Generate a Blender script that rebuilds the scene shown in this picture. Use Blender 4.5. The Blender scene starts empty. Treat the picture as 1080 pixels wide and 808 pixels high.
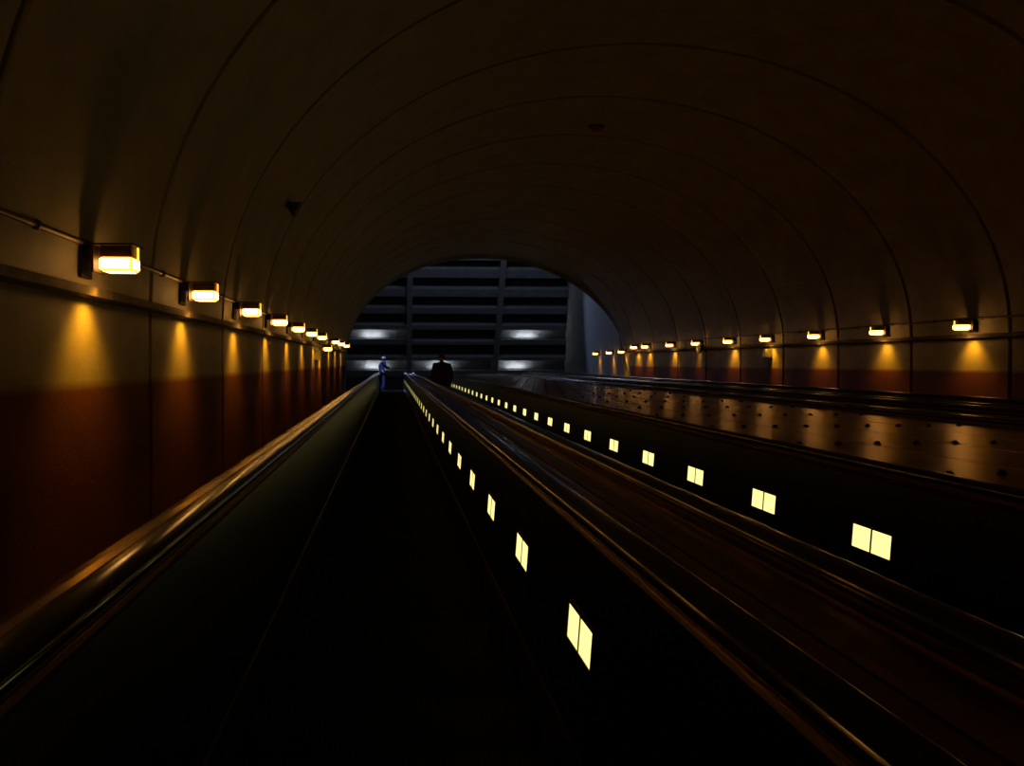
import bpy, bmesh, math, random
from mathutils import Vector, Matrix
random.seed(4)
C = bpy.context.scene.collection
A30 = math.radians(30); CS, SN = math.cos(A30), math.sin(A30)
Z0 = 5.0
PSI = math.radians(4.0)
def P(x, s, h):                       # tunnel coordinates: across, along the slope, square to the slope (camera eye = 0,0,0)
    return Vector((x, s*CS - h*SN, s*SN + h*CS + Z0))
CX = 3.585; RA = 5.335; RB = 4.06; H0 = 0.37    # tunnel section: half ellipse on straight walls
HT = -1.25                                      # line of the step noses
EC = (0.0, 1.62, 5.55, 7.17)                    # escalator centre lines
S0 = -3.0; SL = 40.0                            # slope start, landing

# ------------------------------------------------------------------ materials
def mat(name, col, rough=.6, metal=0., spec=.5, noise=None, bump=0., nscale=6., emit=None, estr=0., coat=0.):
    m = bpy.data.materials.new(name); m.use_nodes = True
    nt = m.node_tree; b = nt.nodes['Principled BSDF']
    b.inputs['Base Color'].default_value = (*col, 1); b.inputs['Roughness'].default_value = rough
    b.inputs['Metallic'].default_value = metal; b.inputs['Specular IOR Level'].default_value = spec
    b.inputs['Coat Weight'].default_value = coat
    tc = nt.nodes.new('ShaderNodeTexCoord')
    n = nt.nodes.new('ShaderNodeTexNoise'); n.inputs['Scale'].default_value = nscale; n.inputs['Detail'].default_value = 6
    nt.links.new(tc.outputs['Object'], n.inputs['Vector'])
    if noise:
        r = nt.nodes.new('ShaderNodeValToRGB')
        r.color_ramp.elements[0].position = .3; r.color_ramp.elements[1].position = .72
        r.color_ramp.elements[0].color = (*[c*(1-noise) for c in col], 1); r.color_ramp.elements[1].color = (*[min(1, c*(1+noise)) for c in col], 1)
        nt.links.new(n.outputs['Fac'], r.inputs['Fac']); nt.links.new(r.outputs['Color'], b.inputs['Base Color'])
    if bump:
        bp = nt.nodes.new('ShaderNodeBump'); bp.inputs['Strength'].default_value = bump; bp.inputs['Distance'].default_value = .01
        nt.links.new(n.outputs['Fac'], bp.inputs['Height']); nt.links.new(bp.outputs['Normal'], b.inputs['Normal'])
    if emit:
        b.inputs['Emission Color'].default_value = (*emit, 1); b.inputs['Emission Strength'].default_value = estr
    return m

def wall_material():
    # raw concrete, with a brick-red painted dado along the foot of the tunnel walls (real paint line parallel to the slope)
    m = bpy.data.materials.new('tunnel_concrete'); m.use_nodes = True
    nt = m.node_tree; N = nt.nodes; L = nt.links; b = N['Principled BSDF']
    b.inputs['Roughness'].default_value = .62; b.inputs['Specular IOR Level'].default_value = .3
    tc = N.new('ShaderNodeTexCoord')
    dot = N.new('ShaderNodeVectorMath'); dot.operation = 'DOT_PRODUCT'; dot.inputs[1].default_value = (0, -SN, CS)
    L.new(tc.outputs['Object'], dot.inputs[0])
    sub = N.new('ShaderNodeMath'); sub.operation = 'SUBTRACT'; sub.inputs[1].default_value = Z0*CS
    L.new(dot.outputs['Value'], sub.inputs[0])
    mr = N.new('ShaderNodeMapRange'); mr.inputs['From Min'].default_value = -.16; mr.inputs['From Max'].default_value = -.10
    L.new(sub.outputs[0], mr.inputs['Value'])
    n1 = N.new('ShaderNodeTexNoise'); n1.inputs['Scale'].default_value = 2.2; n1.inputs['Detail'].default_value = 9; n1.inputs['Roughness'].default_value = .65
    L.new(tc.outputs['Object'], n1.inputs['Vector'])
    n2 = N.new('ShaderNodeTexNoise'); n2.inputs['Scale'].default_value = 45; n2.inputs['Detail'].default_value = 4
    L.new(tc.outputs['Object'], n2.inputs['Vector'])
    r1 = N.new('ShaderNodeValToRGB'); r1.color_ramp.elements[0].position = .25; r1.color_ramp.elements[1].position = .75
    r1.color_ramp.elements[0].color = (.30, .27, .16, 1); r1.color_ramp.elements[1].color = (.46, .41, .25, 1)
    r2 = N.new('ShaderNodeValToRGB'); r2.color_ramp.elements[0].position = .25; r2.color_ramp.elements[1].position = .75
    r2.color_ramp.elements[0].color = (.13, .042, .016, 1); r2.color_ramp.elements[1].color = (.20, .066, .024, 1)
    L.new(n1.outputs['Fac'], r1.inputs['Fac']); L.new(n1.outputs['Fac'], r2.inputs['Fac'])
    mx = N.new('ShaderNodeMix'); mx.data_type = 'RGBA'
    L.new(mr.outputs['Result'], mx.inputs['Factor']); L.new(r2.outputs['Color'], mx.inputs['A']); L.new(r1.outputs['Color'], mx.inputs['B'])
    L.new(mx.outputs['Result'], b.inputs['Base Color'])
    bp = N.new('ShaderNodeBump'); bp.inputs['Strength'].default_value = .45; bp.inputs['Distance'].default_value = .006
    L.new(n2.outputs['Fac'], bp.inputs['Height']); L.new(bp.outputs['Normal'], b.inputs['Normal'])
    return m

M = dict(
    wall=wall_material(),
    floor=mat('dark_floor', (.05, .045, .04), .8, noise=.3, bump=.3),
    hall=mat('hall_concrete', (.30, .31, .33), .8, noise=.15, bump=.3, nscale=3),
    coffer_shade=mat('coffer_shade_tone', (.035, .022, .018), .9, noise=.3),  # near-black colour stands in for the shade deep in the coffers
    deck=mat('bronze_deck_plate', (.46, .25, .09), .27, 1, noise=.10, bump=.015, nscale=14),
    cover=mat('bronze_cover', (.40, .225, .10), .19, 1, noise=.08, bump=.015, nscale=11),
    panel=mat('dark_balustrade_steel', (.05, .047, .028), .30, 1, noise=.15, bump=.03, nscale=5),
    skirt=mat('skirt_steel', (.12, .07, .04), .4, 1, noise=.2, nscale=9),
    trim=mat('polished_trim', (.65, .42, .22), .22, 1, noise=.1),
    rubber=mat('black_handrail_rubber', (.012, .010, .009), .17, 0, .8, noise=.2, nscale=20),
    step=mat('step_aluminium', (.05, .045, .04), .55, .6, noise=.25, nscale=12),
    knob=mat('dark_knob', (.03, .022, .015), .5, .5, noise=.2),
    house=mat('lamp_housing', (.05, .028, .014), .5, .4, noise=.3, bump=.1, nscale=30),
    pipe=mat('conduit_metal', (.16, .12, .07), .5, .7, noise=.3, nscale=8),
    ledge=mat('ledge_concrete', (.16, .13, .08), .8, noise=.3, bump=.3, nscale=12),
    lens=mat('amber_lens', (.9, .6, .2), .4, emit=(1., .42, .03), estr=2.6),
    lensw=mat('amber_lens_window', (.9, .7, .4), .4, emit=(1., .45, .11), estr=12.5),
    blight=mat('balustrade_lens', (.9, .9, .6), .4, emit=(1., .86, .30), estr=1.35),
    ulight=mat('uplight_lens', (.9, .9, .9), .4, emit=(.92, .97, 1.), estr=30.),
    box=mat('grey_box_paint', (.20, .21, .20), .45, .2, noise=.2),
    dark=mat('dark_fixture', (.03, .02, .015), .6, noise=.3),
    skin=mat('skin', (.45, .27, .19), .55, noise=.1),
    blue=mat('blue_denim', (.035, .07, .24), .85, noise=.3, bump=.3, nscale=25),
    bluejacket=mat('blue_jacket', (.03, .05, .17), .8, noise=.3, bump=.3, nscale=14),
    pale=mat('pale_hair', (.55, .52, .52), .7, noise=.2, nscale=40),
    coat=mat('dark_coat', (.035, .018, .014), .8, noise=.3, bump=.3, nscale=14),
    black=mat('black_trousers', (.012, .011, .012), .85, noise=.3),
    red=mat('dark_red_knit', (.38, .03, .02), .85, noise=.3, bump=.4, nscale=40),
    plate=mat('landing_plate_steel', (.34, .36, .42), .38, .8, noise=.1, bump=.2, nscale=20),
)

# ------------------------------------------------------------------ mesh helpers
def obj(name, bm, m, parent=None, origin=None, smooth=False):
    if origin is not None: bmesh.ops.translate(bm, verts=bm.verts, vec=-Vector(origin))
    bmesh.ops.recalc_face_normals(bm, faces=bm.faces)
    me = bpy.data.meshes.new(name); bm.to_mesh(me); bm.free()
    for mm in (m if isinstance(m, (list, tuple)) else [m]): me.materials.append(mm)
    if smooth:
        for p in me.polygons: p.use_smooth = True
    o = bpy.data.objects.new(name, me); C.objects.link(o)
    if parent: o.parent = parent
    elif origin is not None: o.location = origin
    return o
def tag(o, label, cat, group=None):
    o['label'] = label; o['category'] = cat
    if group: o['group'] = group
    return o
def thing(name, label, cat, loc, group=None, rot=(0, 0, 0)):
    o = bpy.data.objects.new(name, None); C.objects.link(o); o.location = loc; o.rotation_euler = rot
    o.empty_display_size = .1
    return tag(o, label, cat, group)
def structure(o): o['kind'] = 'structure'; return o
def add_box(bm, c, d, mi=0, bev=0.):
    r = bmesh.ops.create_cube(bm, size=1)
    for v in r['verts']: v.co = Vector((v.co.x*d[0]+c[0], v.co.y*d[1]+c[1], v.co.z*d[2]+c[2]))
    fs = {f for v in r['verts'] for f in v.link_faces}
    for f in fs: f.material_index = mi
    if bev:
        es = list({e for v in r['verts'] for e in v.link_edges})
        bmesh.ops.bevel(bm, geom=es, offset=bev, segments=2, affect='EDGES', profile=.6)
def add_cyl(bm, p0, p1, r0, r1=None, seg=16, mi=0):
    r1 = r0 if r1 is None else r1; p0 = Vector(p0); p1 = Vector(p1); d = p1-p0
    r = bmesh.ops.create_cone(bm, cap_ends=True, segments=seg, radius1=r0, radius2=r1, depth=d.length)
    q = d.to_track_quat('Z', 'Y').to_matrix().to_4x4(); q.translation = (p0+p1)/2
    bmesh.ops.transform(bm, matrix=q, verts=r['verts'])
    for f in {f for v in r['verts'] for f in v.link_faces}: f.material_index = mi
def sweep(bm, prof, path, closed=True, cap=True):
    rings = []
    for (y, z, ny, nz) in path:
        rings.append([bm.verts.new((x, y+ny*h, z+nz*h)) for x, h in prof])
    n = len(prof)
    for a, b in zip(rings, rings[1:]):
        for i in range(n if closed else n-1):
            j = (i+1) % n
            bm.faces.new((a[i], a[j], b[j], b[i]))
    if closed and cap:
        bm.faces.new(rings[0]); bm.faces.new(list(reversed(rings[-1])))

# ------------------------------------------------------------------ paths (world y,z)
def base_path(s0, flat, r=2.0, off=0.):
    t = r*math.tan(A30/2); pts = []
    for k in range(0, 9):
        s = s0 + (SL-t-s0)*k/8
        q = P(0, s, HT); pts.append((q.y, q.z, -SN, CS))
    q = P(0, SL-t, HT); cy, cz = q.y+SN*r, q.z-CS*r      # centre of curvature below the convex bend
    for k in range(1, 7):
        a = A30*(1-k/6)
        pts.append((cy-math.sin(a)*r, cz+math.cos(a)*r, -math.sin(a), math.cos(a)))
    pts.append((pts[-1][0]+flat, pts[-1][1], 0, 1))
    return [(y+ny*off, z+nz*off, ny, nz) for y, z, ny, nz in pts]
YL = P(0, SL, HT).y; ZL = P(0, SL, HT).z
BP = base_path(S0, 1.3)

# ------------------------------------------------------------------ tunnel shell
YE = P(0, 32.4, 0).y                                   # the mouth is cut by a vertical plane here
def vault_profile():
    pts = [(CX-RA, -1.95)]
    for k in range(0, 7): pts.append((CX-RA, -1.95+(H0+1.95)*(k+1)/7))
    n = 48
    for k in range(1, n):
        a = math.pi*(1-k/n); pts.append((CX+RA*math.cos(a), H0+RB*math.sin(a)))
    for k in range(0, 8): pts.append((CX+RA, H0-(H0+1.95)*k/7))
    return pts
joints = [-1.2, 1.2, 3.75, 6.35, 9.0, 11.75, 14.1, 16.5, 18.9, 21.3, 23.7, 26.1, 28.5, 30.9]
JW, JD = .085, .09
svals = [(S0, 0)]
for j in joints:
    if j-JW < S0: continue
    svals += [(j-JW/2, 0), (j-JW/2+.004, JD), (j+JW/2-.004, JD), (j+JW/2, 0)]
svals.append((44, 0))
def shell(name, lo, hi):
    prof = vault_profile()[lo:hi]; bm = bmesh.new(); rings = []
    for s, d in svals:
        ring = []
        for (x, h) in prof:
            hh = max(h, H0); v = Vector(((x-CX)/RA**2, (hh-H0)/RB**2))
            if v.length < 1e-6: v = Vector((1 if x > CX else -1, 0))
            v.normalize()
            ring.append(bm.verts.new(P(x+v.x*d, s, h+v.y*d)))
        rings.append(ring)
    for a, b in zip(rings, rings[1:]):
        for i in range(len(prof)-1): bm.faces.new((a[i], a[i+1], b[i+1], b[i]))
    bmesh.ops.bisect_plane(bm, geom=bm.verts[:]+bm.edges[:]+bm.faces[:], plane_co=(-1.75, YE+.4, 0), plane_no=(.1, 1, 0), clear_outer=True)
    # give the lining a real thickness
    o = obj(name, bm, M['wall'])
    md = o.modifiers.new('thick', 'SOLIDIFY'); md.thickness = .35; md.offset = 1
    return structure(o)
NP = len(vault_profile())
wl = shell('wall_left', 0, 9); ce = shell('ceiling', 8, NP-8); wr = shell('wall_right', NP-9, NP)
# solidify must grow outwards: normals point inwards on every piece
for o in (wl, ce, wr):
    me = o.data
    s = 0.
    for p in me.polygons:
        c = p.center; q = Vector((CX, 0, 0)); h = -c.y*SN+(c.z-Z0)*CS
        s += Vector((CX-c.x, -SN*(H0-h), CS*(H0-h))).dot(p.normal)*p.area
    if s < 0: me.flip_normals()
    o.modifiers['thick'].offset = -1

# floor under the machines
bm = bmesh.new()
sweep(bm, [(CX-RA-.1, -.5), (CX+RA+.1, -.5), (CX+RA+.1, -.75), (CX-RA-.1, -.75)], base_path(S0, .0)[:9])
structure(obj('floor', bm, M['floor']))

# portal wall at the tunnel mouth, facing the hall
bm = bmesh.new()
inner = []; outer = []
for (x, h) in vault_profile():
    yy = YE+.4-.1*(x+1.75); s = (yy+h*SN)/CS; q = P(x, s, h)
    inner.append((q.x, q.z))
zc = P(0, 32.4, 0).z
for (x, z) in inner:
    dx, dz = x-CX, z-zc
    k = min((9.0/abs(dx)) if abs(dx) > 1e-6 else 1e9, (11.0/abs(dz)) if abs(dz) > 1e-6 else 1e9)
    outer.append((CX+dx*k, zc+dz*k))
vi = [[bm.verts.new((x, YE+.4-.1*(x+1.75)+y, z)) for x, z in ring] for y in (0, .3) for ring in (inner, outer)]
for i in range(len(inner)-1):
    for a, b in ((0, 1), (2, 3), (0, 2), (1, 3)):
        bm.faces.new((vi[a][i], vi[a][i+1], vi[b][i+1], vi[b][i]))
structure(obj('wall_portal', bm, M['hall']))

# ledges and conduits along both walls
def run_bar(prof_fn, s0, s1, seg=1):
    bm = bmesh.new()
    a, b = P(0, s0, 0), P(0, s1, 0)
    sweep(bm, prof_fn, [(a.y, a.z, -SN, CS), (b.y, b.z, -SN, CS)])
    return bm
for i, sd in enumerate((-1, 1)):
    xw = CX+sd*RA
    bm = run_bar([(xw+sd*.02, .36), (xw-sd*.06, .38), (xw-sd*.065, .43), (xw+sd*.02, .445)], S0, 32.0)
    o = obj('trim_%d' % (i+1), bm, M['ledge']); structure(o)
for sd, lab in ((-1, 'thin metal conduit running above the lamps along the left wall'), (1, 'thin metal conduit running above the lamps along the right wall')):
    bm = bmesh.new(); xw = CX+sd*(RA-.03)
    org = P(xw, 14, .67)
    add_cyl(bm, P(xw, S0, .67), P(xw, 32.0, .67), .016, seg=10)
    s = 2.0
    while s < 31:                                        # saddle clips
        add_cyl(bm, P(xw, s-.012, .67), P(xw, s+.012, .67), .026, seg=10); s += 1.145
    tag(obj('conduit', bm, M['pipe'], origin=org), lab, 'conduit')

# ------------------------------------------------------------------ wall lamps
SPOT_W = 25.0; AMBER = (1., .41, .015)
ORD = ['first', 'second', 'third', 'fourth', 'fifth', 'sixth', 'seventh', 'eighth', 'ninth', 'tenth', 'eleventh', 'twelfth']
def lamp(sd, xw, s, h, label, group=None):
    # origin on the wall at the back plate; local x grows away from the wall, rotated with the slope
    t = thing('wall_lamp', label, 'lamp', P(xw, s, h), group, (A30, 0, 0))
    k = -sd
    bm = bmesh.new(); add_box(bm, (k*.012, 0, .03), (.024, .17, .22), bev=.004); add_box(bm, (k*.05, 0, .07), (.09, .09, .07), bev=.006)
    obj('back_plate', bm, M['house'], t)
    bm = bmesh.new()
    add_box(bm, (k*.195, 0, .103), (.235, .20, .012), bev=.004)
    add_box(bm, (k*.085, 0, .028), (.012, .19, .16), bev=.003)
    add_box(bm, (k*.205, 0, .068), (.17, .145, .066), bev=.005)
    obj('housing', bm, M['house'], t)
    bm = bmesh.new()
    add_box(bm, (k*.205, 0, -.004), (.18, .16, .078), bev=.016)
    obj('lens', bm, M['lens'], t, smooth=True)
    bm = bmesh.new()
    add_box(bm, (k*.205, 0, -.003), (.188, .135, .056), bev=.004); add_box(bm, (k*.205, 0, -.003), (.155, .168, .056), bev=.004); add_box(bm, (k*.205, 0, -.012), (.15, .13, .068), bev=.004)
    obj('bulb', bm, M['lensw'], t)
    bm = bmesh.new(); add_box(bm, (k*.299, .03, .055), (.006, .022, .085)); obj('light_gap_strip', bm, M['lens'], t)  # glowing strip painted for the bright slot of light above the lens
    # the lamp's reflector throws a narrow beam down the wall
    l = bpy.data.lights.new('lamp_beam', 'SPOT'); l.energy = SPOT_W; l.color = AMBER; l.spot_size = math.radians(104); l.spot_blend = 1; l.shadow_soft_size = .05
    lo = bpy.data.objects.new('lamp_beam', l); C.objects.link(lo); lo.parent = t; lo.location = (k*.18, 0, -.10); lo.rotation_euler = (0, k*math.radians(14), 0)
    return t
GL, GR = 'amber wall lamps along the left wall', 'amber wall lamps along the right wall'
left = [(5.0, .56), (7.25, .56), (9.6, .56), (12.0, .56), (14.4, .56), (16.8, .56), (19.25, .56), (20.9, .33), (23.9, .57), (26.6, .57), (29.6, .57)]
for i, (s, h) in enumerate(left):
    if i == 0: lb = 'glowing amber wall lamp on the left wall, the nearest and largest lamp in view'
    elif i == 7: lb = 'amber wall lamp set lower than its neighbours near the far end of the left wall'
    elif i == 10: lb = 'last amber lamp on the left wall, beside the mouth of the tunnel'
    else: lb = 'amber box lamp on the left wall, %s in line counting from the nearest lamp' % ORD[i]
    lamp(-1, CX-RA, s, h, lb, GL)
for s in (2.58, .3): lamp(-1, CX-RA, s, .545, 'amber wall lamp on the left wall nearer than the first lamp in view', GL)
def sc(sm, x): return 1.005*sm-.07*x
right = [(sc(m, 8.66), .545) for m in (13.06, 15.35, 17.64, 19.94, 22.15, 24.5, 26.8, 29.4, 30.75)]
for i, (s, h) in enumerate(right):
    if i == 0: lb = 'amber box lamp on the right wall, the one nearest the right edge of the picture'
    elif i == 8: lb = 'last amber lamp inside the tunnel on the right wall, beside its mouth'
    else: lb = 'amber box lamp on the right wall, %s in line counting from the right edge' % ORD[i]
    lamp(1, CX+RA, s, h, lb, GR)
for k in range(1, 6): lamp(1, CX+RA, right[0][0]-2.33*k, .545, 'amber wall lamp on the right wall nearer than the first lamp in view', GR)
def hall_wall_x(y): return CX+RA + (y-YE+.6)/(46-YE)*1.75
for i, (dx, lb) in enumerate(((241, 'amber lamp on the blue lit hall wall, the rightmost of its three lamps'), (228, 'amber lamp on the blue lit hall wall, the middle one of three'), (214, 'amber lamp on the blue lit hall wall, the leftmost of its three lamps'))):
    s = 30.
    while True:
        q = P(0, s, .40); xw = hall_wall_x(q.y)
        psi = PSI; x = xw-.24
        d = 900*x/(math.cos(psi)*(s*math.cos(psi)+x*math.sin(psi)))
        if d <= dx or s > 45: break
        s += .05
    lamp(1, xw, s, .40, lb, 'amber lamps on the hall wall')

# ------------------------------------------------------------------ escalators
def side_path_handrail():
    off = .775; pts = [(y+ny*off, z+nz*off, ny, nz) for y, z, ny, nz in BP]
    y, z = pts[-1][0], pts[-1][1]; r = .30
    for k in range(1, 11):
        a = math.pi*k/10
        pts.append((y+r*math.sin(a), z-r+r*math.cos(a), math.sin(a), math.cos(a)))
    pts.append((y-.25, z-2*r, 0, -1))
    return pts
HP = side_path_handrail()
def rail_profile(sg):
    pts = []
    for k in range(16):
        a = 2*math.pi*k/16; ca, sa = math.cos(a), math.sin(a)
        pts.append((sg*(.612+.047*(abs(ca)**.7)*(1 if ca > 0 else -1)), .026*(abs(sa)**.8)*(1 if sa > 0 else -1)))
    return pts
ESC_LABEL = [
    'leftmost escalator, the one seen from its own steps beside the left wall',
    'second escalator from the left, with a dark figure riding it',
    'third escalator from the left, just beyond the wide knobbed deck',
    'rightmost escalator, running along the foot of the right wall']
LIGHT_PITCH = 1.128
def make_escalator():
    org = P(0, 0, HT)
    t = thing('escalator', ESC_LABEL[0], 'escalator', org)
    for sg in (-1, 1):
        bm = bmesh.new(); sweep(bm, [(sg*.530, -.30), (sg*.530, .10), (sg*.536, .115), (sg*.56, .115), (sg*.56, -.30)], BP)
        obj('skirt', bm, M['skirt'], t, org)
        # inner panel leaning outwards
        bm = bmesh.new(); sweep(bm, [(sg*.538, .115), (sg*.582, .715), (sg*.60, .715), (sg*.556, .115)], BP)
        ye, ze = BP[-1][0], BP[-1][1]
        add_cyl(bm, (sg*.565, ye, ze+.42), (sg*.595, ye, ze+.42), .30, seg=32)
        obj('balustrade_panel', bm, M['panel'], t, org)
        bm = bmesh.new(); sweep(bm, [(sg*.576, .715), (sg*.574, .729), (sg*.584, .737), (sg*.597, .735), (sg*.598, .715)], BP)
        obj('edge_trim', bm, M['trim'], t, org)
        bm = bmesh.new(); sweep(bm, [(sg*.590, .70), (sg*.590, .755), (sg*.634, .755), (sg*.634, .70)], BP)
        obj('handrail_guide', bm, M['skirt'], t, org)
        bm = bmesh.new(); sweep(bm, rail_profile(sg), HP)
        obj('handrail', bm, M['rubber'], t, org, smooth=True)
        # rolled cover outside the handrail
        bm = bmesh.new(); pr = [(sg*.628, .690), (sg*.640, .722), (sg*.655, .733), (sg*.70, .738), (sg*.76, .737), (sg*.79, .733), (sg*.804, .722), (sg*.809, .70), (sg*.809, .60), (sg*.80, .60), (sg*.80, .69)]
        sweep(bm, pr, BP)
        obj('deck_cover', bm, M['cover'], t, org, smooth=False)
        bm = bmesh.new(); sweep(bm, [(sg*.795, .62), (sg*.805, .62), (sg*.805, -.499), (sg*.795, -.499)], BP)
        obj('side_casing', bm, M['skirt'], t, org)
    # landing and comb
    bm = bmesh.new(); add_box(bm, (0, YL+.85, ZL-.02), (1.06, 1.7, .04), bev=.004)
    for k in range(50): add_box(bm, (-.5+k*.0204, YL-.02, ZL-.012), (.008, .12, .02))
    obj('comb_plate', bm, M['plate'], t, org)
    # lights in the right-hand panel
    lean = math.atan2(.044, .60)
    def panel_x(h): return .538+.044*(h-.115)/.60
    bmf = bmesh.new()
    L, Hh, hc = .31, .105, .437
    pan = lambda ds, dh, out: Vector((panel_x(hc+dh)-out, 0, 0))+Vector((0, ds*CS-dh*SN, ds*SN+dh*CS))
    def quadbox(bm, a0, a1, b0, b1, o0, o1, mi):
        vs = [bm.verts.new(pan(a, b, o)) for o in (o0, o1) for a, b in ((a0, b0), (a1, b0), (a1, b1), (a0, b1))]
        for idx in ((0, 1, 2, 3), (7, 6, 5, 4), (0, 4, 5, 1), (1, 5, 6, 2), (2, 6, 7, 3), (3, 7, 4, 0)):
            f = bm.faces.new([vs[i] for i in idx]); f.material_index = mi
    quadbox(bmf, -L/2, -.006, -Hh/2, Hh/2, -.002, .003, 0); quadbox(bmf, .006, L/2, -Hh/2, Hh/2, -.002, .003, 0)
    quadbox(bmf, -.006, .006, -Hh/2, Hh/2, -.002, .005, 1)
    quadbox(bmf, -L/2-.012, L/2+.012, Hh/2, Hh/2+.012, -.002, .005, 1); quadbox(bmf, -L/2-.012, L/2+.012, -Hh/2-.012, -Hh/2, -.002, .005, 1)
    quadbox(bmf, -L/2-.012, -L/2, -Hh/2, Hh/2, -.002, .005, 1); quadbox(bmf, L/2, L/2+.012, -Hh/2, Hh/2, -.002, .005, 1)
    lt = obj('balustrade_light', bmf, [M['blight'], M['skirt']], t)
    s = 2.5-2*LIGHT_PITCH; first = True
    while s < 39.2:
        o = lt if first else lt.copy()
        if not first: C.objects.link(o)
        first = False
        o.parent = t; o.location = P(0, s, HT+hc)-org
        s += LIGHT_PITCH
    # steps
    bm = bmesh.new(); n = 56; p = 1.044/n; prof = []
    for k in range(n):
        x = -.522+k*p; prof += [(x, 0), (x+p*.45, 0), (x+p*.45, -.009), (x+p*.98, -.009)]
    def strip(f):                                       # ribbed tread, then ribbed riser
        rows = [[bm.verts.new(f(x, d, e)) for x, d in prof] for e in (0, 1)]
        for i in range(len(prof)-1): bm.faces.new((rows[0][i], rows[0][i+1], rows[1][i+1], rows[1][i]))
    strip(lambda x, d, e: (x, .0+.405*e, d))
    strip(lambda x, d, e: (x, -d*.8+.02*e, -.235*e))
    add_box(bm, (0, .21, -.12), (1.04, .37, .20))
    st = obj('step', bm, M['step'], t)
    k = 0; pitch = .4/CS
    while True:
        s = -1.0+k*pitch
        if s > SL-.45: break
        o = st if k == 0 else st.copy()
        if k: C.objects.link(o)
        o.parent = t; o.location = P(0, s, HT)-org
        k += 1
    return t
esc = [make_escalator()]
for i in (1, 2, 3):
    r = esc[0].copy(); C.objects.link(r); r.location = esc[0].location+Vector((EC[i], 0, 0)); r['label'] = ESC_LABEL[i]
    for ch in list(esc[0].children):
        c = ch.copy(); C.objects.link(c); c.parent = r
        if ch.name.startswith('balustrade_light') and i == 1: c.location = ch.location+Vector((0, CS, SN))*.10
    esc.append(r)

# ------------------------------------------------------------------ wide deck between the pairs of escalators
XA, XB = EC[1]+.812, EC[2]-.812
dorg = P((XA+XB)/2, 0, HT-.5)
dt = thing('median_deck', 'wide bronze deck with dark knobs between the second and third escalators', 'deck', dorg)
pr = [(XA, .735)]
nplate = 4
for k in range(1, nplate):
    x = XA+(XB-XA)*k/nplate; pr += [(x-.009, .735), (x-.008, .722), (x+.008, .722), (x+.009, .735)]
pr += [(XB, .735), (XB, -.499), (XB-.02, -.499), (XB-.02, .70), (XA+.02, .70), (XA+.02, -.499), (XA, -.499)]
bm = bmesh.new(); sweep(bm, pr, BP); obj('deck_plate', bm, M['deck'], dt, dorg)
def knob_bm(bm, c):
    n = Vector((0, -SN, CS))
    add_cyl(bm, c-n*.004, c+n*.006, .024, .023, 16); add_cyl(bm, c+n*.004, c+n*.018, .018, .013, 16)
spots = []
s = 5.2-1.45*4
while s < 38.5:
    for k in range(9):
        spots.append((abs(s-2.5) if s > 2 else 99, 2.56+k*.257, s))
    s += 1.45
vis = sorted([q for q in spots if q[2] > 2.0], key=lambda q: q[2])
kb = bmesh.new(); knob_bm(kb, Vector((0, 0, 0))); k0 = obj('knob', kb, M['knob'], dt)
for i, (_, x, s) in enumerate(vis[:100]):
    o = k0 if i == 0 else k0.copy()
    if i: C.objects.link(o)
    o.parent = dt; o.location = P(x, s, HT+.735)-dorg
bm = bmesh.new()
for _, x, s in vis[100:]: knob_bm(bm, P(x, s, HT+.735))
o = obj('knob', bm, M['knob'], dt, dorg); o['kind'] = 'stuff'

# ------------------------------------------------------------------ hall at the top
LF = 24.0
bm = bmesh.new(); add_box(bm, (CX-1, (YL+1.7+52)/2, ZL-.25), (26, 52-YL-1.7, .4)); structure(obj('floor', bm, M['floor']))
bm = bmesh.new()
pts = [(YE+.3, hall_wall_x(YE+.3)), (50, hall_wall_x(50))]
add = [bm.verts.new((x+o, y, z)) for (y, x) in pts for o in (0, .4) for z in (P(0, 30, -2).z-1, 38)]
for idx in ((0, 1, 5, 4), (2, 3, 7, 6), (0, 1, 3, 2), (4, 5, 7, 6), (1, 3, 7, 5), (0, 2, 6, 4)): bm.faces.new([add[i] for i in idx])
structure(obj('wall_right', bm, M['hall']))
bm = bmesh.new(); add_box(bm, (-8.4, (YE+50)/2, 27), (.4, 50-YE, 22)); structure(obj('wall_left', bm, M['hall']))
# parapet left of the first escalator, from mouth to landing
# coffered vault: straight rake facing the camera, given by where each beam stands
def ray(py, t):                                         # py = height in the picture plane, only used to space the rows
    el = A30+math.atan((382.5-py)/900); d = 52-4*t; return Vector((0, d*math.cos(el), d*math.sin(el)+Z0))
B0 = ray(394.5, 0); B1 = ray(269, 1)
U = (B1-B0).normalized(); W = Vector((0, -U.z*-1, 0)); W = Vector((0, U.z, -U.y))      # W points away from the camera
if W.dot(Vector((0, .85, .53))) < 0: W = -W
def on_line(py):
    el = A30+math.atan((382.5-py)/900); dy, dz = math.cos(el), math.sin(el)
    o = B0-Vector((0, 0, Z0))
    # o + U*t parallel to (dy,dz)
    return (o.y*dz-o.z*dy)/(U.z*dy-U.y*dz)
X0, X1 = -8.2, 10.9
beams = [(232, 12), (251, 11), (270, 9), (288.5, 9), (309, 8), (328, 6), (345.5, 4.5), (362, 3.5), (378.5, 3.5), (395, 4)]
ts = [(on_line(c+w/2), on_line(c-w/2)) for c, w in beams]       # (low t, high t)
def slab(bm, x0, x1, t0, t1, w0, w1, mi=0):
    vs = [bm.verts.new(B0+Vector((x, 0, 0))+U*t+W*w) for w in (w0, w1) for x, t in ((x0, t0), (x1, t0), (x1, t1), (x0, t1))]
    for idx in ((0, 1, 2, 3), (7, 6, 5, 4), (0, 4, 5, 1), (1, 5, 6, 2), (2, 6, 7, 3), (3, 7, 4, 0)):
        f = bm.faces.new([vs[i] for i in idx]); f.material_index = mi
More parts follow.
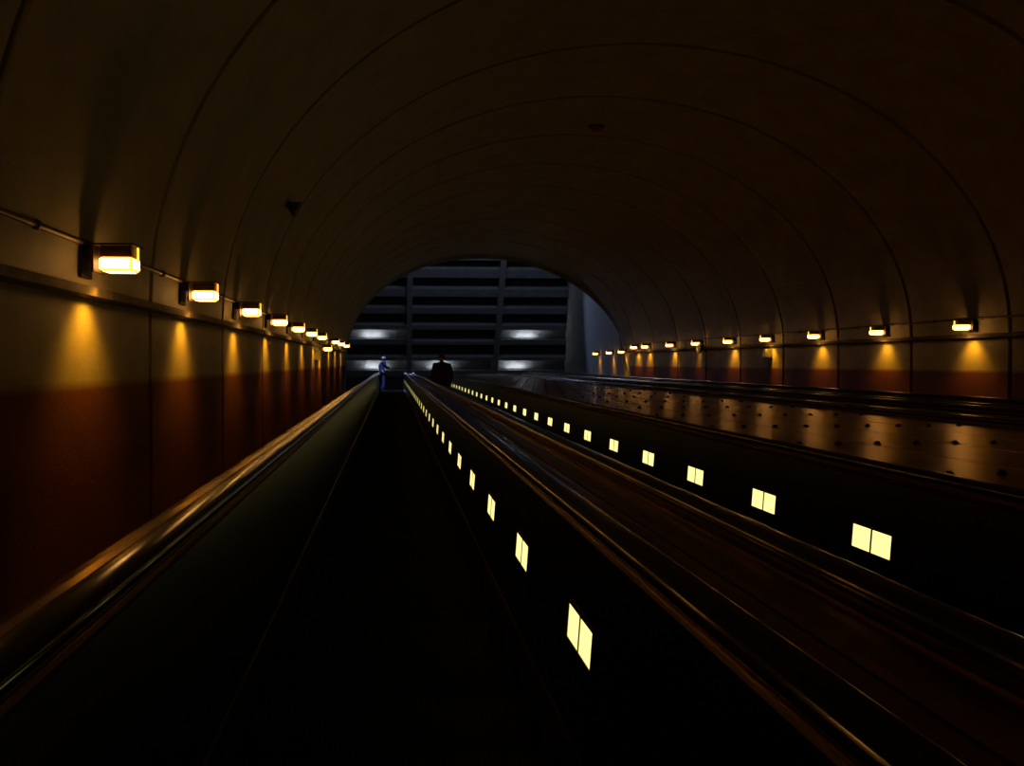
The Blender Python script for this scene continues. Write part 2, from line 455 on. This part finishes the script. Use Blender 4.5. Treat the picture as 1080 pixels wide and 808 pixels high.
ribs = [-4.25, 1.05, 6.3]
bm = bmesh.new()
for t0, t1 in ts: slab(bm, X0, X1, t0, t1, 0, 1.3)
for x in ribs: slab(bm, x-.16, x+.16, ts[-1][0], ts[0][1], -.12, 1.3)
slab(bm, X0, X1, ts[-1][0], ts[0][1]+3, 1.3, 1.5, 1)           # back sheet of the coffers, their shade put into its dark colour
lit = [(6, 7, (-4.25, 1.05)), (6, 7, (6.3, 10.9)), (8, 9, (-4.25, 1.05)), (8, 9, (1.05, 6.3)), (8, 9, (6.3, 10.9))]
for a, b, (x0, x1) in lit:
    slab(bm, x0+.16, x1-.16, ts[b][1], ts[a][0], .38, .55); slab(bm, x0+.16, x1-.16, ts[b][1], ts[b][1]+.15, 0, .035)
structure(obj('ceiling', bm, [M['hall'], M['coffer_shade']]))
names = ['white uplight in the upper lit coffer beside the left wall', 'white uplight in the upper lit coffer on the right side', 'white uplight in the lowest coffer on the left, behind the blue clad person',
         'white uplight in the lowest coffer at the middle, behind the dark figure', 'white uplight in the lowest coffer on the right side']
cxs = [-1.15, 8.0, -1.0, 2.9, 7.6]
for (a, b, (x0, x1)), nm, xc in zip(lit, names, cxs):
    t0 = ts[b][1]; loc = B0+Vector((xc, 0, 0))+U*t0+W*.2
    t = thing('uplight', nm, 'lamp', loc, 'uplights in the coffers')
    b2 = bmesh.new(); o2 = B0.copy()
    slab(b2, xc-.62, xc+.62, t0, t0+.04, .05, .18); obj('trough', b2, M['box'], t, loc)
    b2 = bmesh.new(); slab(b2, xc-.55, xc+.55, t0+.04, t0+.05, .07, .16); obj('lens', b2, M['ulight'], t, loc)
# back wall under the vault
bm = bmesh.new(); bz = B0.z; add_box(bm, (CX-1, B0.y+.6, (ZL+bz)/2-.2), (22, .4, bz-ZL+.3)); structure(obj('wall_back', bm, M['coffer_shade']))  # plain wall in the same painted-shade tone as the coffer backs

# ------------------------------------------------------------------ small fixtures
def wall_box(sd, s, h, label, w=.16, d=.14, hh=.22):
    t = thing('junction_box', label, 'box', P(CX+sd*RA, s, h), None, (A30, 0, 0)); k = -sd
    bm = bmesh.new(); add_box(bm, (k*d/2, 0, 0), (d, w, hh), bev=.008); obj('body', bm, M['box'], t)
    bm = bmesh.new(); add_box(bm, (k*(d+.006), 0, 0), (.012, w*.86, hh*.86), bev=.004); obj('cover', bm, M['box'], t)
    bm = bmesh.new(); add_cyl(bm, (k*.03, 0, -hh/2), (k*.03, 0, -hh/2-.75), .016); obj('conduit_drop', bm, M['pipe'], t)
    return t
wall_box(1, sc(20.1, 8.9), .22, 'small grey box below the ledge on the right wall', w=.22, hh=.2)
wall_box(-1, 19.6, .17, 'small grey box below the ledge on the left wall near the low lamp')
def speaker(loc, aim, r, label, name='speaker', cat='speaker'):
    q = Vector(aim).normalized().to_track_quat('Z', 'Y')
    t = thing(name, label, cat, loc); t.rotation_euler = q.to_euler()
    bm = bmesh.new(); add_cyl(bm, (0, 0, -.01), (0, 0, .05), r*.45, r*.5, 20); add_cyl(bm, (0, 0, .05), (0, 0, .14), r*.5, r, 24); obj('horn', bm, M['dark'], t)
    bm = bmesh.new(); add_cyl(bm, (0, 0, .14), (0, 0, .155), r*1.04, r*1.04, 24); obj('rim', bm, M['dark'], t)
speaker(P(CX+RA, sc(24.5, 8.9)-.1, .40), (-1, 0, 0), .15, 'dark round horn on the right wall just under the ledge')
def on_vault(px, py):
    a, b = px-413, 382.5-py; lo, hi = 0, .2
    for _ in range(50):
        k = (lo+hi)/2; x, h = a*k, b*k
        if ((x-CX)/RA)**2+((max(h, H0)-H0)/RB)**2 < 1: lo = k
        else: hi = k
    s = 900*k; psi = PSI
    return a*k, s*1.005-.07*a*k, b*k
x, s, h = on_vault(628, 134)
t = thing('smoke_detector', 'small round reddish detector high on the tunnel ceiling', 'detector', P(x, s, h)); n = Vector((-(x-CX)/RA**2, SN*(h-H0)/RB**2, -CS*(h-H0)/RB**2)).normalized()
t.rotation_euler = n.to_track_quat('Z', 'Y').to_euler()
bm = bmesh.new(); add_cyl(bm, (0, 0, -.02), (0, 0, .03), .15, .15, 24); obj('base', bm, M['dark'], t)
bm = bmesh.new(); add_cyl(bm, (0, 0, .03), (0, 0, .09), .13, .08, 24); obj('sensor', bm, M['red'], t)
x, s, h = on_vault(303, 215)
speaker(P(x, s, h), (-(x-CX)/RA**2, SN*(h-H0)/RB**2, -CS*(h-H0)/RB**2), .10, 'small dark horn high on the left curve of the vault')

# ------------------------------------------------------------------ people
def skinned(name, chains, m, parent, sub=1):
    """chains: list of lists of (point, radius); equal points merge."""
    verts = []; rad = []; edges = []; idx = {}
    for ch in chains:
        prev = None
        for p, r in ch:
            key = tuple(round(c, 4) for c in p)
            if key not in idx: idx[key] = len(verts); verts.append(p); rad.append(r)
            if prev is not None: edges.append((prev, idx[key]))
            prev = idx[key]
    me = bpy.data.meshes.new(name); me.from_pydata(verts, edges, []); me.materials.append(m)
    o = bpy.data.objects.new(name, me); C.objects.link(o)
    sk = o.modifiers.new('skin', 'SKIN'); sk.use_smooth_shade = True
    layer = me.skin_vertices[0].data if me.skin_vertices else None
    if layer is None:
        bm = bmesh.new(); bm.from_mesh(me); bm.verts.layers.skin.verify(); bm.to_mesh(me); bm.free(); layer = me.skin_vertices[0].data
    for i, r in enumerate(rad):
        layer[i].radius = r if isinstance(r, tuple) else (r, r); layer[i].use_root = (i == 0)
    if sub:
        sb = o.modifiers.new('sub', 'SUBSURF'); sb.levels = sub; sb.render_levels = sub
    o.parent = parent
    return o
def head_mesh(bm, c, tilt=0.):
    """skull, jaw, nose, ears; face looks along +y"""
    r = bmesh.ops.create_uvsphere(bm, u_segments=24, v_segments=18, radius=1)
    for v in r['verts']:
        x, y, z = v.co
        w = .077*(1-.18*max(0, -z)); d = .098*(1-.10*max(0, -z)); 
        yy = y*d+(.018*max(0, -z) if y > 0 else 0)
        # brow, eye sockets, nose and mouth relief
        xa, za = x*w, z*.118
        if y > .3:
            yy += .026*math.exp(-((xa/.013)**2))*math.exp(-(((za+.018)/.028)**2))
            yy -= .010*(math.exp(-(((xa-.032)/.016)**2))+math.exp(-(((xa+.032)/.016)**2)))*math.exp(-(((za-.006)/.013)**2))
            yy += .006*math.exp(-((xa/.026)**2))*math.exp(-(((za+.062)/.010)**2))
        v.co = Vector((xa, yy, za))
    for sx in (-1, 1):
        q = bmesh.ops.create_uvsphere(bm, u_segments=10, v_segments=8, radius=1)
        for v in q['verts']: v.co = Vector((v.co.x*.010+sx*.078, v.co.y*.018-.008, v.co.z*.032-.005))
        r['verts'] += q['verts']
    bmesh.ops.transform(bm, matrix=Matrix.Translation(c) @ Matrix.Rotation(-tilt, 4, 'X'), verts=r['verts'])
def hair_mesh(bm, c, tilt, low, grow=.012):
    r = bmesh.ops.create_uvsphere(bm, u_segments=24, v_segments=18, radius=1)
    for v in r['verts']:
        x, y, z = v.co; v.co = Vector((x*(.079+grow), y*(.101+grow)-.006, z*(.12+grow)+.004))
    kill = [v for v in r['verts'] if v.co.z < (.035 if v.co.y > .02 else low)]
    keep = [v for v in r['verts'] if v not in kill]
    bmesh.ops.delete(bm, geom=kill, context='VERTS')
    bmesh.ops.solidify(bm, geom=bm.faces[:], thickness=.008)
    bmesh.ops.transform(bm, matrix=Matrix.Translation(c) @ Matrix.Rotation(-tilt, 4, 'X'), verts=bm.verts)
def arm(sx, elbow, wrist, fdir, curl, thick=1.):
    """shoulder to finger tips; returns skin chains"""
    sh = (sx*.185, 0, 1.43); ch = [[((0, 0, 1.40), (.10, .085)), (sh, .055), (elbow, .042), (wrist, .027)]]
    f = Vector(fdir).normalized(); w = Vector(wrist); side = f.cross(Vector((0, 0, 1)))
    if side.length < .1: side = Vector((0, 1, 0))
    side.normalize(); up = side.cross(f)
    palm = w+f*.05; ch.append([(wrist, .027), (tuple(palm), (.030, .018))])
    for k, ln in enumerate((.068, .078, .072, .056)):
        o = palm+side*(.027-.018*k)+f*.035
        a = o+f*ln*.5-up*curl*ln*.2; b = a+f*ln*.35-up*curl*ln*.5
        ch.append([(tuple(palm), (.030, .018)), (tuple(o), .009), (tuple(a), .0085), (tuple(b), .007)])
    th = w+f*.025+side*.03
    ch.append([(tuple(palm), (.030, .018)), (tuple(th+side*.012+f*.015), .010), (tuple(th+side*.022+f*.05), .008)])
    return ch
def leg(sx, knee, ankle):
    a = Vector(ankle)
    return [((0, 0, .95), (.13, .10)), ((sx*.095, 0, .88), .085), (knee, .058), ((knee[0]*.5+ankle[0]*.5, knee[1]*.5+ankle[1]*.5-.015, knee[2]*.55+ankle[2]*.45), .05), (ankle, .036), (tuple(a+Vector((0, .07, -.045))), (.036, .026)), (tuple(a+Vector((0, .15, -.055))), (.034, .020))]
def person(label, loc, rz, head_tilt, larm, rarm, top, bottom, hair, cover_low, lean=0., scale=1., group=None, shoe=None, longcoat=False):
    t = thing('person', label, 'person', loc, group, (0, 0, rz)); t.scale = (scale,)*3
    torso = [((0, 0, .95), (.13, .10)), ((0, lean*.4, 1.12), (.125, .09)), ((0, lean*.8, 1.28), (.145, .10)), ((0, 0, 1.40), (.10, .085)), ((0, .01, 1.50), .052), ((0, .02+head_tilt*.05, 1.58), .05)]
    ch = [torso, leg(-1, (-.10, .02, .50), (-.10, -.02, .09)), leg(1, (.105, .03, .50), (.11, .0, .09))]
    ch += arm(-1, *larm)+arm(1, *rarm)
    body = skinned('body', ch, M['skin'], t, 1)
    hc = Vector((0, .035+head_tilt*.09, 1.665-.02*head_tilt))
    # head joined to the body's own neck
    bm = bmesh.new(); head_mesh(bm, hc, head_tilt); obj('head', bm, M['skin'], t, smooth=True)
    bm = bmesh.new(); hair_mesh(bm, hc, head_tilt, cover_low); obj(hair[0], bm, M[hair[1]], t, smooth=True)
    g = .016
    wd = .035 if longcoat else 0
    ct = [((0, 0, .86 if not longcoat else .74), (.165+wd, .13)), ((0, lean*.2, 1.0), (.155+wd, .125)), ((0, lean*.4, 1.12), (.15+wd, .115)), ((0, lean*.8, 1.28), (.168+wd, .122)), ((0, 0, 1.40), (.125+wd, .105)), ((0, .01, 1.49), .07+wd*.3), ((0, .012, 1.54), .066+wd*.2)]
    cc = [ct]
    for sx, (el, wr, fd, cu) in ((-1, larm), (1, rarm)):
        e = Vector(wr)-(Vector(wr)-Vector(el)).normalized()*.015
        cc.append([((0, 0, 1.40), (.125, .105)), ((sx*.195, 0, 1.425), .075), (el, .060), (tuple(e), .042)])
    skinned('jacket', cc, M[top], t, 1)
    tr = []
    for sx, kn, an in ((-1, (-.10, .02, .50), (-.10, -.02, .09)), (1, (.105, .03, .50), (.11, .0, .09))):
        tr.append([((0, 0, .93), (.155, .12)), ((sx*.095, 0, .84), .105), (kn, .078), ((an[0], an[1]+.0, .10), .062)])
    skinned('trousers', tr, M[bottom], t, 1)
    for sx, an in ((-1, (-.10, -.02, .09)), (1, (.11, .0, .09))):
        bm = bmesh.new(); r = bmesh.ops.create_uvsphere(bm, u_segments=16, v_segments=10, radius=1)
        for v in r['verts']:
            z = max(v.co.z, -.55)
            v.co = Vector((an[0]+v.co.x*.048, an[1]+.055+v.co.y*.145, .0385+z*.07*(1.15-.35*v.co.y)))
        mz = min(v.co.z for v in bm.verts)
        bmesh.ops.translate(bm, verts=bm.verts, vec=(0, 0, -mz))
        obj('shoe', bm, M['black'], t, smooth=True)
    return t
pitch = .4/CS
def step_at(s): k = round((s+1.0)/pitch); q = P(0, -1.0+k*pitch, HT); return q
q = step_at(37.2)
person('person in blue jacket and jeans standing sideways, pale hair, hands held up in front', (-.42, q.y+.2, q.z+.001), math.radians(-62), .42,
       ((-.235, .05, 1.16), (-.12, .30, 1.20), (.3, 1, .25), .8), ((.235, .05, 1.16), (.12, .30, 1.21), (-.3, 1, .25), .8),
       'bluejacket', 'blue', ('hair', 'pale'), -.05, lean=-.03, scale=1.05)
q = step_at(22.3)
person('person in dark coat and dark red cap seen from behind, riding up', (1.36, q.y+.2, q.z+.001), math.radians(4), .1,
       ((-.25, -.02, 1.15), (-.24, .14, .97), (.1, 1, -.2), .5), ((.25, -.02, 1.15), (.24, .14, .97), (-.1, 1, -.2), .5),
       'coat', 'black', ('cap', 'red'), -.03, scale=1.03, longcoat=True)

# ------------------------------------------------------------------ light of the hall (cool lamps above the tunnel mouth, plus added landing spots)
def area(name, loc, target, size, power, col, sy=None):
    l = bpy.data.lights.new(name, 'AREA'); l.energy = power; l.color = col; l.size = size
    if sy: l.shape = 'RECTANGLE'; l.size_y = sy
    o = bpy.data.objects.new(name, l); C.objects.link(o); o.location = loc
    o.rotation_euler = (Vector(target)-Vector(loc)).to_track_quat('-Z', 'Y').to_euler(); return o
def spot(name, loc, target, cone, power, col, size=.2, blend=.6):
    l = bpy.data.lights.new(name, 'SPOT'); l.energy = power; l.color = col; l.spot_size = math.radians(cone); l.spot_blend = blend; l.shadow_soft_size = size
    o = bpy.data.objects.new(name, l); C.objects.link(o); o.location = loc
    o.rotation_euler = (Vector(target)-Vector(loc)).to_track_quat('-Z', 'Y').to_euler(); return o
area('hall_light', (4.5, YE+1.6, Z0+28.5), (4.5, 39, Z0+32.5), 7, 95, (.62, .74, 1.), 1.0)
spot('hall_side_light', (3.5, 36.5, Z0+26.5), (9.3, 31.5, Z0+19.5), 75, 420, (.50, .62, 1.))
spot('landing_fill', (-1.5, YL-4.5, ZL+5.0), (-.3, YL-2.4, ZL-.8), 34, 1300, (.45, .58, 1.), .1)  # added spot, aimed to brighten the person in blue
spot('landing_fill', (.6, YL+2.4, ZL+4.0), (.0, YL+.2, ZL), 50, 450, (.35, .5, 1.), .1)  # added cool spot that brightens the landing plate

# ------------------------------------------------------------------ world, camera, colour
w = bpy.data.worlds.new('night'); bpy.context.scene.world = w; w.use_nodes = True
w.node_tree.nodes['Background'].inputs[0].default_value = (.05, .06, .1, 1); w.node_tree.nodes['Background'].inputs[1].default_value = .02
psi, th = PSI, -math.atan(21.5/900)
X, A, N = Vector((1, 0, 0)), Vector((0, CS, SN)), Vector((0, -SN, CS))
F = math.cos(th)*(math.sin(psi)*X+math.cos(psi)*A)+math.sin(th)*N
R = math.cos(psi)*X-math.sin(psi)*A; Uc = R.cross(F)
cam = bpy.data.cameras.new('camera'); co = bpy.data.objects.new('camera', cam); C.objects.link(co)
co.matrix_world = Matrix(((R.x, Uc.x, -F.x, 0), (R.y, Uc.y, -F.y, 0), (R.z, Uc.z, -F.z, Z0), (0, 0, 0, 1)))
cam.shift_x = (127-900*math.tan(PSI))/1080; cam.sensor_width = 36; cam.lens = 30; cam.clip_end = 200; cam.clip_start = .02
sc_ = bpy.context.scene; sc_.camera = co
vs = sc_.view_settings; vs.view_transform = 'Standard'; vs.look = 'None'; vs.gamma = 1; vs.exposure = 0; vs.use_curve_mapping = False
